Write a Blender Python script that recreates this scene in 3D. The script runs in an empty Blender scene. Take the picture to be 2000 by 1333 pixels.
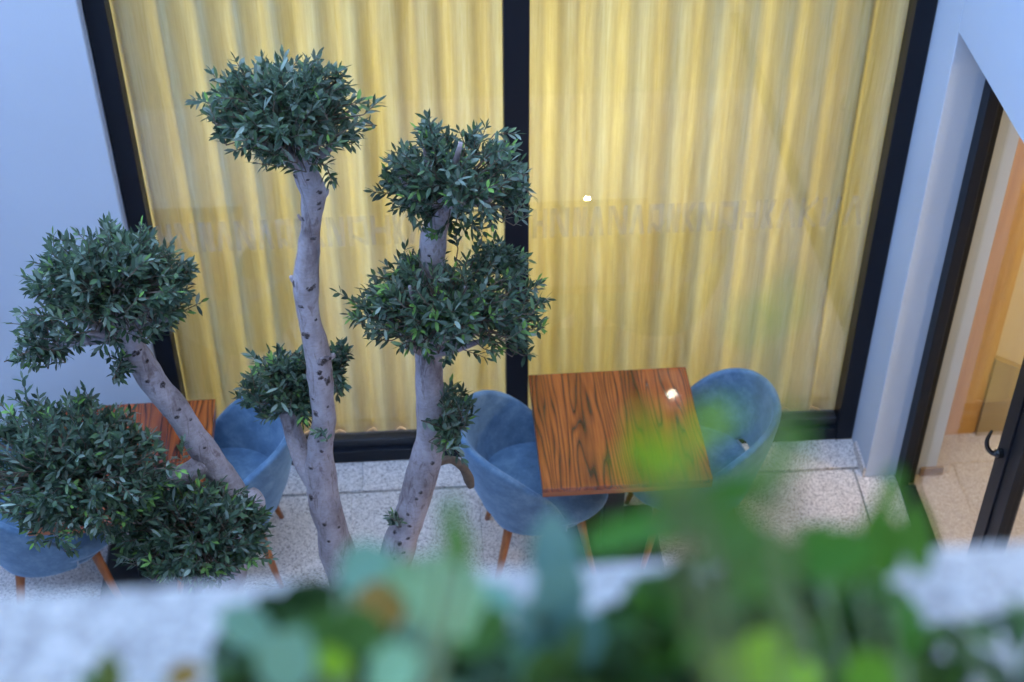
import bpy, bmesh, math, random
from mathutils import Vector, Matrix, Quaternion, noise
random.seed(7)
R = math.radians
scn = bpy.context.scene
col = scn.collection

# ------------------------------------------------------------------ camera
TH, YAW, ROLL, FPX = 0.7074, 0.0611, -0.0048, 2961.9
CAM = Vector((-1.9916, -5.233, 5.2139))
FW = Vector((math.sin(YAW)*math.cos(TH), math.cos(YAW)*math.cos(TH), -math.sin(TH)))
RT0 = Vector((math.cos(YAW), -math.sin(YAW), 0))
UP0 = RT0.cross(FW)
RT = RT0*math.cos(ROLL) + UP0*math.sin(ROLL)
UP = UP0*math.cos(ROLL) - RT0*math.sin(ROLL)
cam = bpy.data.objects.new('camera', bpy.data.cameras.new('camera'))
col.objects.link(cam)
m = Matrix((RT, UP, -FW)).transposed().to_4x4(); m.translation = CAM
cam.matrix_world = m
cam.data.sensor_width = 36; cam.data.lens = FPX/2000*36
cam.data.clip_start = 0.02; cam.data.clip_end = 500
cam.data.dof.use_dof = True
cam.data.dof.focus_distance = 4.25
cam.data.dof.aperture_fstop = 3.5
cam.data.dof.aperture_blades = 0
scn.camera = cam
scn.render.resolution_x, scn.render.resolution_y = 1024, 682

# ------------------------------------------------------------------ world, sun, exposure
w = bpy.data.worlds.new('World'); scn.world = w; w.use_nodes = True
nt = w.node_tree
bg = nt.nodes['Background']
sky = nt.nodes.new('ShaderNodeTexSky'); sky.sky_type = 'NISHITA'; sky.sun_disc = False
SUN_EL, SUN_AZ = R(38), R(20)
sky.sun_elevation = SUN_EL; sky.sun_rotation = SUN_AZ
sky.air_density = 1.0; sky.dust_density = .2; sky.ozone_density = 3.0
nt.links.new(sky.outputs[0], bg.inputs[0]); bg.inputs[1].default_value = 0.15
sun = bpy.data.objects.new('sun', bpy.data.lights.new('sun', 'SUN')); col.objects.link(sun)
sun.data.energy = 2.0; sun.data.angle = R(2); sun.data.color = (1, .97, .93)
sd = Vector((math.sin(SUN_AZ)*math.cos(SUN_EL), math.cos(SUN_AZ)*math.cos(SUN_EL), math.sin(SUN_EL)))
sun.rotation_euler = (-sd).to_track_quat('-Z', 'Y').to_euler()
scn.view_settings.view_transform = 'Standard'
scn.view_settings.look = 'None'
scn.view_settings.exposure = 4.1
scn.view_settings.gamma = 1.0
scn.view_settings.use_curve_mapping = False

# ------------------------------------------------------------------ pixel helpers (photo pixels -> points at a real depth)
def ray(x, y): return FW + RT*((x-1000)/FPX) - UP*((y-666.5)/FPX)
def aty(x, y, Y): d = ray(x, y); return CAM + d*((Y-CAM.y)/d.y)
def atd(x, y, t): return CAM + ray(x, y)*t
def depth(p): return (p-CAM).dot(FW)

# ------------------------------------------------------------------ object helpers
def link(o, parent=None):
    col.objects.link(o)
    if parent is not None: o.parent = parent
    return o
def tag(o, label=None, cat=None, group=None, kind=None):
    if label: o['label'] = label
    if cat: o['category'] = cat
    if group: o['group'] = group
    if kind: o['kind'] = kind
    return o
def thing(name, loc, label, cat, group=None, rz=0):
    o = bpy.data.objects.new(name, None); o.empty_display_size = .1
    o.location = loc; o.rotation_euler = (0, 0, rz)
    link(o); return tag(o, label, cat, group)
def meshobj(name, verts, faces, mat, parent=None, smooth=False):
    me = bpy.data.meshes.new(name); me.from_pydata([tuple(v) for v in verts], [], faces); me.update()
    if mat: me.materials.append(mat)
    if smooth: me.polygons.foreach_set('use_smooth', [True]*len(me.polygons))
    return link(bpy.data.objects.new(name, me), parent)
def bmobj(name, bm, mat, parent=None, smooth=False):
    me = bpy.data.meshes.new(name); bm.to_mesh(me); bm.free()
    if mat: me.materials.append(mat)
    if smooth: me.polygons.foreach_set('use_smooth', [True]*len(me.polygons))
    return link(bpy.data.objects.new(name, me), parent)
def box(name, x0, x1, y0, y1, z0, z1, mat, parent=None, bev=0.0, seg=1):
    """box in parent space, origin at its own centre"""
    c = Vector(((x0+x1)/2, (y0+y1)/2, (z0+z1)/2))
    bm = bmesh.new(); bmesh.ops.create_cube(bm, size=1)
    for v in bm.verts: v.co = Vector((v.co.x*(x1-x0), v.co.y*(y1-y0), v.co.z*(z1-z0)))
    if bev: bmesh.ops.bevel(bm, geom=list(bm.edges), offset=bev, segments=seg, affect='EDGES', profile=.5)
    o = bmobj(name, bm, mat, parent); o.location = c
    return o
def catmull(P, n):
    out = []
    for i in range(len(P)-1):
        a = P[max(i-1, 0)]; b = P[i]; c = P[i+1]; d = P[min(i+2, len(P)-1)]
        for k in range(n):
            t = k/n
            out.append(tuple(.5*((2*b[j]) + (c[j]-a[j])*t + (2*a[j]-5*b[j]+4*c[j]-d[j])*t*t + (3*b[j]-a[j]-3*c[j]+d[j])*t**3) for j in range(len(b))))
    out.append(tuple(P[-1])); return out
def tube(name, P, mat, parent=None, sides=12, sub=5, rough=0.0, cap=True, flare=0):
    """P: list of (x,y,z,r); swept tube"""
    Q = catmull([tuple(p) for p in P], sub) if sub > 1 else [tuple(p) for p in P]
    V = []; F = []; N = None
    for i, q in enumerate(Q):
        c = Vector(q[:3]); a = Vector(Q[max(i-1, 0)][:3]); b = Vector(Q[min(i+1, len(Q)-1)][:3])
        t = (b-a).normalized()
        if N is None: N = t.orthogonal().normalized()
        else: N = (N - t*N.dot(t)).normalized()
        B = t.cross(N)
        for k in range(sides):
            an = 2*math.pi*k/sides
            d = N*math.cos(an) + B*math.sin(an)
            r = q[3]
            if rough:
                r *= 1 + rough*(noise.noise((c+d*q[3])*9) + .5*noise.noise((c+d*q[3])*26))
            V.append(c + d*r)
    n = len(Q)
    for i in range(n-1):
        for k in range(sides):
            k2 = (k+1) % sides
            F.append((i*sides+k, i*sides+k2, (i+1)*sides+k2, (i+1)*sides+k))
    if cap:
        F.append(tuple(range(sides-1, -1, -1))); F.append(tuple((n-1)*sides+k for k in range(sides)))
    o = meshobj(name, V, F, mat, parent, smooth=True)
    return o, Q

# ------------------------------------------------------------------ materials
MATS = {}
def newmat(name):
    m = bpy.data.materials.new(name); m.use_nodes = True
    n = m.node_tree.nodes; b = n['Principled BSDF']
    MATS[name] = m
    return m, m.node_tree, b
def nd(nt, t, **kw):
    n = nt.nodes.new(t)
    for k, v in kw.items():
        if hasattr(n, k): setattr(n, k, v)
        else: n.inputs[k].default_value = v
    return n
def ramp(nt, stops, interp='LINEAR'):
    r = nt.nodes.new('ShaderNodeValToRGB'); r.color_ramp.interpolation = interp
    e = r.color_ramp.elements
    while len(e) < len(stops): e.new(.5)
    for x, (p, c) in zip(e, stops): x.position = p; x.color = (*c, 1)
    return r
def coords(nt, scale=(1, 1, 1), kind='Object', rot=(0, 0, 0)):
    tc = nt.nodes.new('ShaderNodeTexCoord'); mp = nt.nodes.new('ShaderNodeMapping')
    mp.inputs['Scale'].default_value = scale; mp.inputs['Rotation'].default_value = rot
    nt.links.new(tc.outputs[kind], mp.inputs[0]); return mp.outputs[0]
def geopos(nt, scale=(1, 1, 1)):
    g = nt.nodes.new('ShaderNodeNewGeometry'); mp = nt.nodes.new('ShaderNodeMapping')
    mp.inputs['Scale'].default_value = scale
    nt.links.new(g.outputs['Position'], mp.inputs[0]); return mp.outputs[0]
def bump(nt, b, h, strength=.3, dist=.002):
    bp = nt.nodes.new('ShaderNodeBump'); bp.inputs['Strength'].default_value = strength; bp.inputs['Distance'].default_value = dist
    nt.links.new(h, bp.inputs['Height']); nt.links.new(bp.outputs[0], b.inputs['Normal'])
def simple(name, c, rough=.5, metal=0, spec=.5, var=.0, sc=8):
    m, nt, b = newmat(name)
    b.inputs['Roughness'].default_value = rough; b.inputs['Metallic'].default_value = metal
    b.inputs['Specular IOR Level'].default_value = spec
    if var:
        v = geopos(nt)
        n = nd(nt, 'ShaderNodeTexNoise', Scale=sc, Detail=6); nt.links.new(v, n.inputs['Vector'])
        r = ramp(nt, [(.3, [x*(1-var) for x in c]), (.7, [min(1, x*(1+var)) for x in c])])
        nt.links.new(n.outputs[0], r.inputs[0]); nt.links.new(r.outputs[0], b.inputs['Base Color'])
    else: b.inputs['Base Color'].default_value = (*c, 1)
    return m

def plaster(name, c, sc=160):
    m, nt, b = newmat(name); v = geopos(nt)
    n1 = nd(nt, 'ShaderNodeTexNoise', Scale=sc, Detail=5); nt.links.new(v, n1.inputs['Vector'])
    n2 = nd(nt, 'ShaderNodeTexNoise', Scale=1.7, Detail=5); nt.links.new(v, n2.inputs['Vector'])
    r = ramp(nt, [(.25, [x*.93 for x in c]), (.75, c)]); nt.links.new(n2.outputs[0], r.inputs[0])
    nt.links.new(r.outputs[0], b.inputs['Base Color']); b.inputs['Roughness'].default_value = .85
    b.inputs['Specular IOR Level'].default_value = .2
    bump(nt, b, n1.outputs[0], .35, .002); return m
plaster('wall_white', (.47, .525, .605)); plaster('wall_cream', (.62, .52, .36)); plaster('wall_shade', (.36, .28, .16)); plaster('wall_room', (.6, .55, .45))  # the tan one is the lobby wall's shade put into colour

def granite(name, cols, sc=190, rough=.6):
    m, nt, b = newmat(name); v = geopos(nt)
    vo = nd(nt, 'ShaderNodeTexVoronoi', Scale=sc); nt.links.new(v, vo.inputs['Vector'])
    sep = nt.nodes.new('ShaderNodeSeparateColor'); nt.links.new(vo.outputs['Color'], sep.inputs[0])
    n1 = nd(nt, 'ShaderNodeTexNoise', Scale=sc*.35, Detail=4); nt.links.new(v, n1.inputs['Vector'])
    mx = nd(nt, 'ShaderNodeMix', data_type='FLOAT'); mx.inputs[0].default_value = .45
    nt.links.new(sep.outputs[0], mx.inputs[2]); nt.links.new(n1.outputs[0], mx.inputs[3])
    r = ramp(nt, cols); nt.links.new(mx.outputs[0], r.inputs[0])
    n2 = nd(nt, 'ShaderNodeTexNoise', Scale=1.4, Detail=5); nt.links.new(v, n2.inputs['Vector'])
    r2 = ramp(nt, [(.3, (.82, .80, .80)), (.7, (1, 1, 1))]); nt.links.new(n2.outputs[0], r2.inputs[0])
    mu = nd(nt, 'ShaderNodeMix', data_type='RGBA', blend_type='MULTIPLY'); mu.inputs[0].default_value = 1
    nt.links.new(r.outputs[0], mu.inputs[6]); nt.links.new(r2.outputs[0], mu.inputs[7])
    oi = nt.nodes.new('ShaderNodeObjectInfo')
    hs = nt.nodes.new('ShaderNodeHueSaturation')
    ma = nd(nt, 'ShaderNodeMapRange'); ma.inputs[3].default_value = .94; ma.inputs[4].default_value = 1.06
    nt.links.new(oi.outputs['Random'], ma.inputs[0]); nt.links.new(ma.outputs[0], hs.inputs['Value'])
    nt.links.new(mu.outputs[2], hs.inputs['Color'])
    nt.links.new(hs.outputs[0], b.inputs['Base Color'])
    b.inputs['Roughness'].default_value = rough
    bump(nt, b, n1.outputs[0], .5, .002); return m
granite('granite_floor', [(.2, (.19, .165, .15)), (.36, (.47, .415, .385)), (.52, (.66, .595, .55)), (.7, (.77, .71, .665))], 200, .6)
granite('granite_room', [(.2, (.22, .19, .16)), (.38, (.36, .31, .26)), (.55, (.46, .41, .35)), (.75, (.56, .50, .43))], 300, .3)
granite('granite_ledge', [(.2, (.22, .20, .19)), (.4, (.33, .31, .29)), (.6, (.43, .40, .375)), (.8, (.54, .505, .475))], 210, .7)
simple('joint', (.30, .27, .24), .9, var=.3, sc=30)
simple('frame_black', (.006, .008, .013), .45, spec=.25)
simple('frame_sill', (.018, .022, .03), .35, spec=.4)
simple('table_metal', (.012, .012, .013), .5)
simple('handle_black', (.010, .010, .011), .25)
simple('baseboard', (.25, .17, .10), .5)
simple('soil', (.05, .035, .025), .95, var=.4, sc=60)
simple('knot_dark', (.045, .028, .024), .9, var=.4, sc=90)
def knotmat():
    m, nt, b = newmat('knot_bark'); at = nd(nt, 'ShaderNodeAttribute', attribute_name='tint')
    n = nd(nt, 'ShaderNodeTexNoise', Scale=160, Detail=4); nt.links.new(geopos(nt), n.inputs['Vector'])
    r = ramp(nt, [(.3, (.5, .45, .45)), (.6, (1, 1, 1))]); nt.links.new(n.outputs[0], r.inputs[0])
    mu = nd(nt, 'ShaderNodeMix', data_type='RGBA', blend_type='MULTIPLY'); mu.inputs[0].default_value = 1
    nt.links.new(at.outputs['Color'], mu.inputs[6]); nt.links.new(r.outputs[0], mu.inputs[7])
    nt.links.new(mu.outputs[2], b.inputs['Base Color']); b.inputs['Roughness'].default_value = .9
knotmat()
simple('lamp_ring', (.5, .5, .5), .3, metal=1)

def emis(name, c, s):
    m, nt, b = newmat(name); b.inputs['Base Color'].default_value = (.8, .8, .8, 1)
    b.inputs['Emission Color'].default_value = (*c, 1); b.inputs['Emission Strength'].default_value = s; return m
emis('lamp_on', (1, .86, .62), 40)
emis('lamp_globe', (1, .90, .72), 22)
emis('glint_glow', (1, .93, .80), 12)

def glass(name, ior=.05, tint=(.97, .98, .97)):
    m, nt, b = newmat(name); nt.nodes.remove(b)
    out = nt.nodes['Material Output']
    tr = nd(nt, 'ShaderNodeBsdfTransparent'); tr.inputs[0].default_value = (*tint, 1)
    gl = nd(nt, 'ShaderNodeBsdfGlossy'); gl.inputs['Roughness'].default_value = 0.0
    # Schlick reflectance, the same on both faces of the pane
    g = nt.nodes.new('ShaderNodeNewGeometry'); dp = nd(nt, 'ShaderNodeVectorMath', operation='DOT_PRODUCT')
    nt.links.new(g.outputs['Incoming'], dp.inputs[0]); nt.links.new(g.outputs['Normal'], dp.inputs[1])
    ab = nd(nt, 'ShaderNodeMath', operation='ABSOLUTE'); nt.links.new(dp.outputs['Value'], ab.inputs[0])
    om = nd(nt, 'ShaderNodeMath', operation='SUBTRACT'); om.inputs[0].default_value = 1; nt.links.new(ab.outputs[0], om.inputs[1])
    pw = nd(nt, 'ShaderNodeMath', operation='POWER'); pw.inputs[1].default_value = 5; nt.links.new(om.outputs[0], pw.inputs[0])
    fr = nd(nt, 'ShaderNodeMapRange'); fr.inputs[3].default_value = ior; fr.inputs[4].default_value = 1; nt.links.new(pw.outputs[0], fr.inputs[0])
    mx = nt.nodes.new('ShaderNodeMixShader')
    nt.links.new(fr.outputs[0], mx.inputs[0]); nt.links.new(tr.outputs[0], mx.inputs[1]); nt.links.new(gl.outputs[0], mx.inputs[2])
    nt.links.new(mx.outputs[0], out.inputs[0]); return m
glass('glass', .085); glass('glass_door', .04)
def film():
    m, nt, b = newmat('frosted_film'); nt.nodes.remove(b)
    out = nt.nodes['Material Output']
    tr = nd(nt, 'ShaderNodeBsdfTransparent'); df = nd(nt, 'ShaderNodeBsdfDiffuse'); df.inputs[0].default_value = (.62, .60, .62, 1)
    mx = nt.nodes.new('ShaderNodeMixShader'); mx.inputs[0].default_value = .08
    nt.links.new(tr.outputs[0], mx.inputs[1]); nt.links.new(df.outputs[0], mx.inputs[2]); nt.links.new(mx.outputs[0], out.inputs[0])
film()

def curtain_mat():
    m, nt, b = newmat('curtain_fabric'); v = geopos(nt, (260, 260, 5))
    n = nd(nt, 'ShaderNodeTexNoise', Scale=1, Detail=4); nt.links.new(v, n.inputs['Vector'])
    r = ramp(nt, [(.3, (.70, .63, .32)), (.5, (.79, .74, .46)), (.72, (.86, .83, .60))]); nt.links.new(n.outputs[0], r.inputs[0])
    v2 = geopos(nt, (3.1, 3.1, .5)); n2 = nd(nt, 'ShaderNodeTexNoise', Scale=1, Detail=3); nt.links.new(v2, n2.inputs['Vector'])
    r2 = ramp(nt, [(.35, (.90, .88, .84)), (.65, (1, 1, 1))]); nt.links.new(n2.outputs[0], r2.inputs[0])
    mu = nd(nt, 'ShaderNodeMix', data_type='RGBA', blend_type='MULTIPLY'); mu.inputs[0].default_value = 1
    nt.links.new(r.outputs[0], mu.inputs[6]); nt.links.new(r2.outputs[0], mu.inputs[7])
    nt.links.new(mu.outputs[2], b.inputs['Base Color']); b.inputs['Roughness'].default_value = .55
    b.inputs['Sheen Weight'].default_value = .3
    tl = nd(nt, 'ShaderNodeBsdfTranslucent'); nt.links.new(mu.outputs[2], tl.inputs[0])
    mx = nt.nodes.new('ShaderNodeMixShader'); mx.inputs[0].default_value = .38
    nt.links.new(b.outputs[0], mx.inputs[1]); nt.links.new(tl.outputs[0], mx.inputs[2])
    nt.links.new(mx.outputs[0], nt.nodes['Material Output'].inputs[0])
    bump(nt, b, n.outputs[0], .3, .001)
curtain_mat()

def rosewood():
    m, nt, b = newmat('rosewood')
    tc = nt.nodes.new('ShaderNodeTexCoord'); oi = nt.nodes.new('ShaderNodeObjectInfo')
    ad = nd(nt, 'ShaderNodeVectorMath', operation='ADD'); cx = nt.nodes.new('ShaderNodeCombineXYZ')
    ml = nd(nt, 'ShaderNodeMath', operation='MULTIPLY'); ml.inputs[1].default_value = 3.7
    nt.links.new(oi.outputs['Random'], ml.inputs[0]); nt.links.new(ml.outputs[0], cx.inputs[0]); nt.links.new(ml.outputs[0], cx.inputs[1])
    nt.links.new(tc.outputs['Object'], ad.inputs[0]); nt.links.new(cx.outputs[0], ad.inputs[1])
    mp = nt.nodes.new('ShaderNodeMapping'); mp.inputs['Scale'].default_value = (1, .09, 1); mp.inputs['Rotation'].default_value = (0, 0, R(-3))
    nt.links.new(ad.outputs[0], mp.inputs[0])
    nz = nd(nt, 'ShaderNodeTexNoise', Scale=5.5, Detail=3, Roughness=.5); nt.links.new(mp.outputs[0], nz.inputs['Vector'])
    # contour lines of a stretched height field give cathedral grain
    k0 = nd(nt, 'ShaderNodeMath', operation='MULTIPLY'); k0.inputs[1].default_value = 19; nt.links.new(nz.outputs[0], k0.inputs[0])
    sx = nt.nodes.new('ShaderNodeSeparateXYZ'); nt.links.new(mp.outputs[0], sx.inputs[0])
    k = nd(nt, 'ShaderNodeMath', operation='MULTIPLY_ADD'); k.inputs[1].default_value = 40; nt.links.new(sx.outputs[0], k.inputs[0]); nt.links.new(k0.outputs[0], k.inputs[2])
    fr = nd(nt, 'ShaderNodeMath', operation='PINGPONG'); fr.inputs[1].default_value = .5; nt.links.new(k.outputs[0], fr.inputs[0])
    r1 = ramp(nt, [(.0, (.03, .008, .005)), (.09, (.08, .018, .008)), (.22, (.19, .040, .010)), (.55, (.32, .075, .016)), (1, (.38, .10, .022))])
    db = nd(nt, 'ShaderNodeMath', operation='MULTIPLY'); db.inputs[1].default_value = 2.0
    nt.links.new(fr.outputs[0], db.inputs[0]); nt.links.new(db.outputs[0], r1.inputs[0])
    mp2 = nt.nodes.new('ShaderNodeMapping'); mp2.inputs['Scale'].default_value = (170, 4, 170); nt.links.new(ad.outputs[0], mp2.inputs[0])
    n2 = nd(nt, 'ShaderNodeTexNoise', Scale=1, Detail=3); nt.links.new(mp2.outputs[0], n2.inputs['Vector'])
    r2 = ramp(nt, [(.35, (.55, .42, .38)), (.6, (1, 1, 1))]); nt.links.new(n2.outputs[0], r2.inputs[0])
    mp3 = nt.nodes.new('ShaderNodeMapping'); mp3.inputs['Scale'].default_value = (9, .5, 9); nt.links.new(ad.outputs[0], mp3.inputs[0])
    n3 = nd(nt, 'ShaderNodeTexNoise', Scale=1, Detail=2); nt.links.new(mp3.outputs[0], n3.inputs['Vector'])
    r3 = ramp(nt, [(.36, (.36, .24, .22)), (.52, (1, 1, 1))]); nt.links.new(n3.outputs[0], r3.inputs[0])
    a = nd(nt, 'ShaderNodeMix', data_type='RGBA', blend_type='MULTIPLY'); a.inputs[0].default_value = .8
    nt.links.new(r1.outputs[0], a.inputs[6]); nt.links.new(r2.outputs[0], a.inputs[7])
    c = nd(nt, 'ShaderNodeMix', data_type='RGBA', blend_type='MULTIPLY'); c.inputs[0].default_value = .9
    nt.links.new(a.outputs[2], c.inputs[6]); nt.links.new(r3.outputs[0], c.inputs[7])
    nt.links.new(c.outputs[2], b.inputs['Base Color']); b.inputs['Roughness'].default_value = .22
    b.inputs['Coat Weight'].default_value = .55; b.inputs['Coat Roughness'].default_value = .012
rosewood()
def wood(name, c1, c2, sc=(40, 40, 3), rough=.4):
    m, nt, b = newmat(name); v = coords(nt, sc)
    n = nd(nt, 'ShaderNodeTexNoise', Scale=1, Detail=4); nt.links.new(v, n.inputs['Vector'])
    r = ramp(nt, [(.3, c1), (.7, c2)]); nt.links.new(n.outputs[0], r.inputs[0]); nt.links.new(r.outputs[0], b.inputs['Base Color'])
    b.inputs['Roughness'].default_value = rough
wood('leg_wood', (.26, .075, .018), (.42, .14, .035), (60, 60, 6))
wood('table_edge', (.22, .06, .014), (.34, .10, .024), (5, 5, 90))
wood('panel_wood', (.45, .24, .06), (.56, .32, .09), (50, 50, 2))

def velvet():
    m, nt, b = newmat('blue_velvet'); v = coords(nt)
    n = nd(nt, 'ShaderNodeTexNoise', Scale=13, Detail=10, Roughness=.72); nt.links.new(v, n.inputs['Vector'])
    r = ramp(nt, [(.28, (.045, .095, .165)), (.5, (.085, .165, .260)), (.72, (.17, .27, .37))]); nt.links.new(n.outputs[0], r.inputs[0])
    nt.links.new(r.outputs[0], b.inputs['Base Color']); b.inputs['Roughness'].default_value = .8
    b.inputs['Sheen Weight'].default_value = .6; b.inputs['Sheen Roughness'].default_value = .4; b.inputs['Sheen Tint'].default_value = (.55, .75, 1, 1)
    n2 = nd(nt, 'ShaderNodeTexNoise', Scale=420, Detail=2); nt.links.new(v, n2.inputs['Vector'])
    bump(nt, b, n2.outputs[0], .3, .0015)
velvet()
simple('piping', (.36, .40, .44), .7)

def bark():
    m, nt, b = newmat('olive_bark'); v = geopos(nt, (1, 1, .45))
    n = nd(nt, 'ShaderNodeTexNoise', Scale=14, Detail=7, Roughness=.6); nt.links.new(v, n.inputs['Vector'])
    r = ramp(nt, [(.30, (.19, .14, .14)), (.44, (.33, .275, .28)), (.58, (.43, .37, .385)), (.75, (.50, .445, .46))]); nt.links.new(n.outputs[0], r.inputs[0])
    v2 = geopos(nt, (60, 60, 140)); n2 = nd(nt, 'ShaderNodeTexNoise', Scale=1, Detail=4); nt.links.new(v2, n2.inputs['Vector'])
    r2 = ramp(nt, [(.3, (.80, .78, .77)), (.6, (1, 1, 1))]); nt.links.new(n2.outputs[0], r2.inputs[0])
    mu = nd(nt, 'ShaderNodeMix', data_type='RGBA', blend_type='MULTIPLY'); mu.inputs[0].default_value = .8
    nt.links.new(r.outputs[0], mu.inputs[6]); nt.links.new(r2.outputs[0], mu.inputs[7])
    v3 = geopos(nt, (34, 34, 9)); n3 = nd(nt, 'ShaderNodeTexNoise', Scale=1, Detail=6, Roughness=.7, Distortion=1.2); nt.links.new(v3, n3.inputs['Vector'])
    r3 = ramp(nt, [(.36, (.45, .36, .33)), (.47, (1, 1, 1))]); nt.links.new(n3.outputs[0], r3.inputs[0])
    m3 = nd(nt, 'ShaderNodeMix', data_type='RGBA', blend_type='MULTIPLY'); m3.inputs[0].default_value = .75
    nt.links.new(mu.outputs[2], m3.inputs[6]); nt.links.new(r3.outputs[0], m3.inputs[7])
    nt.links.new(m3.outputs[2], b.inputs['Base Color']); b.inputs['Roughness'].default_value = .8
    sm = nd(nt, 'ShaderNodeMath', operation='ADD'); nt.links.new(n2.outputs[0], sm.inputs[0]); nt.links.new(n3.outputs[0], sm.inputs[1])
    bump(nt, b, sm.outputs[0], .7, .006)
bark()
simple('twig', (.12, .085, .06), .85, var=.3, sc=40)
simple('green_twig', (.12, .16, .07), .7)

def leafmat(name, under=(.16, .21, .17), rough=.42, spec=.5, transl=.18):
    """upper colour from the leaf's own 'tint' attribute; paler felted underside"""
    m, nt, b = newmat(name)
    at = nd(nt, 'ShaderNodeAttribute', attribute_name='tint')
    g = nt.nodes.new('ShaderNodeNewGeometry')
    mx = nd(nt, 'ShaderNodeMix', data_type='RGBA')
    nt.links.new(g.outputs['Backfacing'], mx.inputs[0]); nt.links.new(at.outputs['Color'], mx.inputs[6])
    if under: mx.inputs[7].default_value = (*under, 1)
    else:
        h = nd(nt, 'ShaderNodeHueSaturation', Value=1.35, Saturation=.8); nt.links.new(at.outputs['Color'], h.inputs['Color']); nt.links.new(h.outputs[0], mx.inputs[7])
    nt.links.new(mx.outputs[2], b.inputs['Base Color']); b.inputs['Roughness'].default_value = rough; b.inputs['Specular IOR Level'].default_value = spec
    tl = nd(nt, 'ShaderNodeBsdfTranslucent'); nt.links.new(at.outputs['Color'], tl.inputs[0])
    ms = nt.nodes.new('ShaderNodeMixShader'); ms.inputs[0].default_value = transl
    nt.links.new(b.outputs[0], ms.inputs[1]); nt.links.new(tl.outputs[0], ms.inputs[2]); nt.links.new(ms.outputs[0], nt.nodes['Material Output'].inputs[0])
leafmat('olive_leaf', (.15, .21, .15), .5, .32, .2); leafmat('garden_leaf', None, .5, .25, .3)

M = MATS

# ------------------------------------------------------------------ setting: courtyard floor of granite tiles
floor = tag(box('floor', -7, .145, -9, .092, -.12, -.012, M['joint']), kind='structure')
floor.location  # base slab under the tiles; its dark grey bed shows in the joints
def tile_mesh(sx, sy):
    bm = bmesh.new(); bmesh.ops.create_cube(bm, size=1)
    for v in bm.verts: v.co = Vector((v.co.x*sx, v.co.y*sy, v.co.z*.012))
    top = [e for e in bm.edges if all(v.co.z > 0 for v in e.verts)]
    bmesh.ops.bevel(bm, geom=top, offset=.0015, segments=1, affect='EDGES')
    me = bpy.data.meshes.new('tile'); bm.to_mesh(me); bm.free(); me.materials.append(M['granite_floor']); return me
def tiles(x0, x1, y0, y1, sx, sy, gap=.0011):
    nx = max(1, math.ceil((x1-x0)/sx - .01)); ny = max(1, math.ceil((y1-y0)/sy - .01)); cache = {}
    for i in range(nx):
        for j in range(ny):
            b1 = x1-i*sx; a1 = max(x0, b1-sx); b2 = y1-j*sy; a2 = max(y0, b2-sy)
            key = (round(b1-a1, 3), round(b2-a2, 3))
            if key not in cache: cache[key] = tile_mesh(key[0]-gap, key[1]-gap)
            o = bpy.data.objects.new('tile', cache[key]); col.objects.link(o); o.parent = floor
            o.location = Vector(((a1+b1)/2, (a2+b2)/2, -.006)) - floor.location
tiles(-7, .002, -.188, .012, 1.2, .2)                 # border course along the window
tiles(-7, -.046, -3.2, -.204, .6, .6)                 # field
tiles(-.038, .145, -3.2, -.204, .2, .9)              # border course along the right wall

# ------------------------------------------------------------------ setting: walls
WX0, WX1 = -3.279, 0.0       # window opening
wall_l = tag(box('wall_left', -7, WX0-.004, -.062, .30, 0.0, 10, M['wall_white'], bev=.004), 'smooth white plaster wall left of the big curtained window', 'wall')
wall_t = tag(box('wall_top', WX0-.002, WX1, -.06, .30, 2.95, 10, M['wall_white']), 'white plaster wall above the big curtained window', 'wall')
# right wall: pier + header + reveal around the glazed door
tag(box('side_shade_wall', -7.0, -6.7, -8, -.063, 0, 5.2, M['wall_white']), 'unseen white plaster wall added beyond the left table to cut side light', 'wall')  # added out of view to hold back skylight from the left
rw = thing('wall_right', (0, 0, 0), 'white plaster right wall with the glazed door opening cut into it', 'wall')
box('pier', 0.0, .34, -.26, .30, 0, 10, M['wall_white'], rw, bev=.003)
box('lintel', 0.0, .34, -4.2, -.262, 2.385, 10, M['wall_white'], rw, bev=.003)
box('pier', 0.0, .34, -6.0, -4.202, 0, 10, M['wall_white'], rw)
box('skirting', -.012, -.0005, -.2598, -.07, .0, .055, M['granite_floor'], rw)

# ------------------------------------------------------------------ big window
win = thing('window', ((WX0+WX1)/2, 0, 0), 'tall black framed two pane window with yellow curtains behind it', 'window')
def wb(name, x0, x1, y0, y1, z0, z1, mat, bev=.003, parent=None):
    o = box(name, x0, x1, y0, y1, z0, z1, mat, None, bev)
    p = parent or win
    off = Vector(win.location) if p is win else (Vector(win.location)+Vector(p.location))
    o.location = Vector(o.location) - off; o.parent = p; return o
ZT = 2.95
wb('jamb', WX0, WX0+.082, 0, .09, 0, ZT, M['frame_black'])
wb('jamb', WX1-.085, WX1-.002, 0, .09, 0, ZT, M['frame_black'])
wb('mullion', -1.699, -1.597, -.004, .088, .08, ZT-.09, M['frame_black'])
wb('bottom_rail', WX0+.083, WX1-.086, .002, .09, 0, .075, M['frame_black'])
wb('sill', WX0+.083, WX1-.086, .028, .088, .0755, .125, M['frame_sill'])
wb('top_rail', WX0+.083, WX1-.086, .002, .09, ZT-.085, ZT, M['frame_black'])
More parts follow.
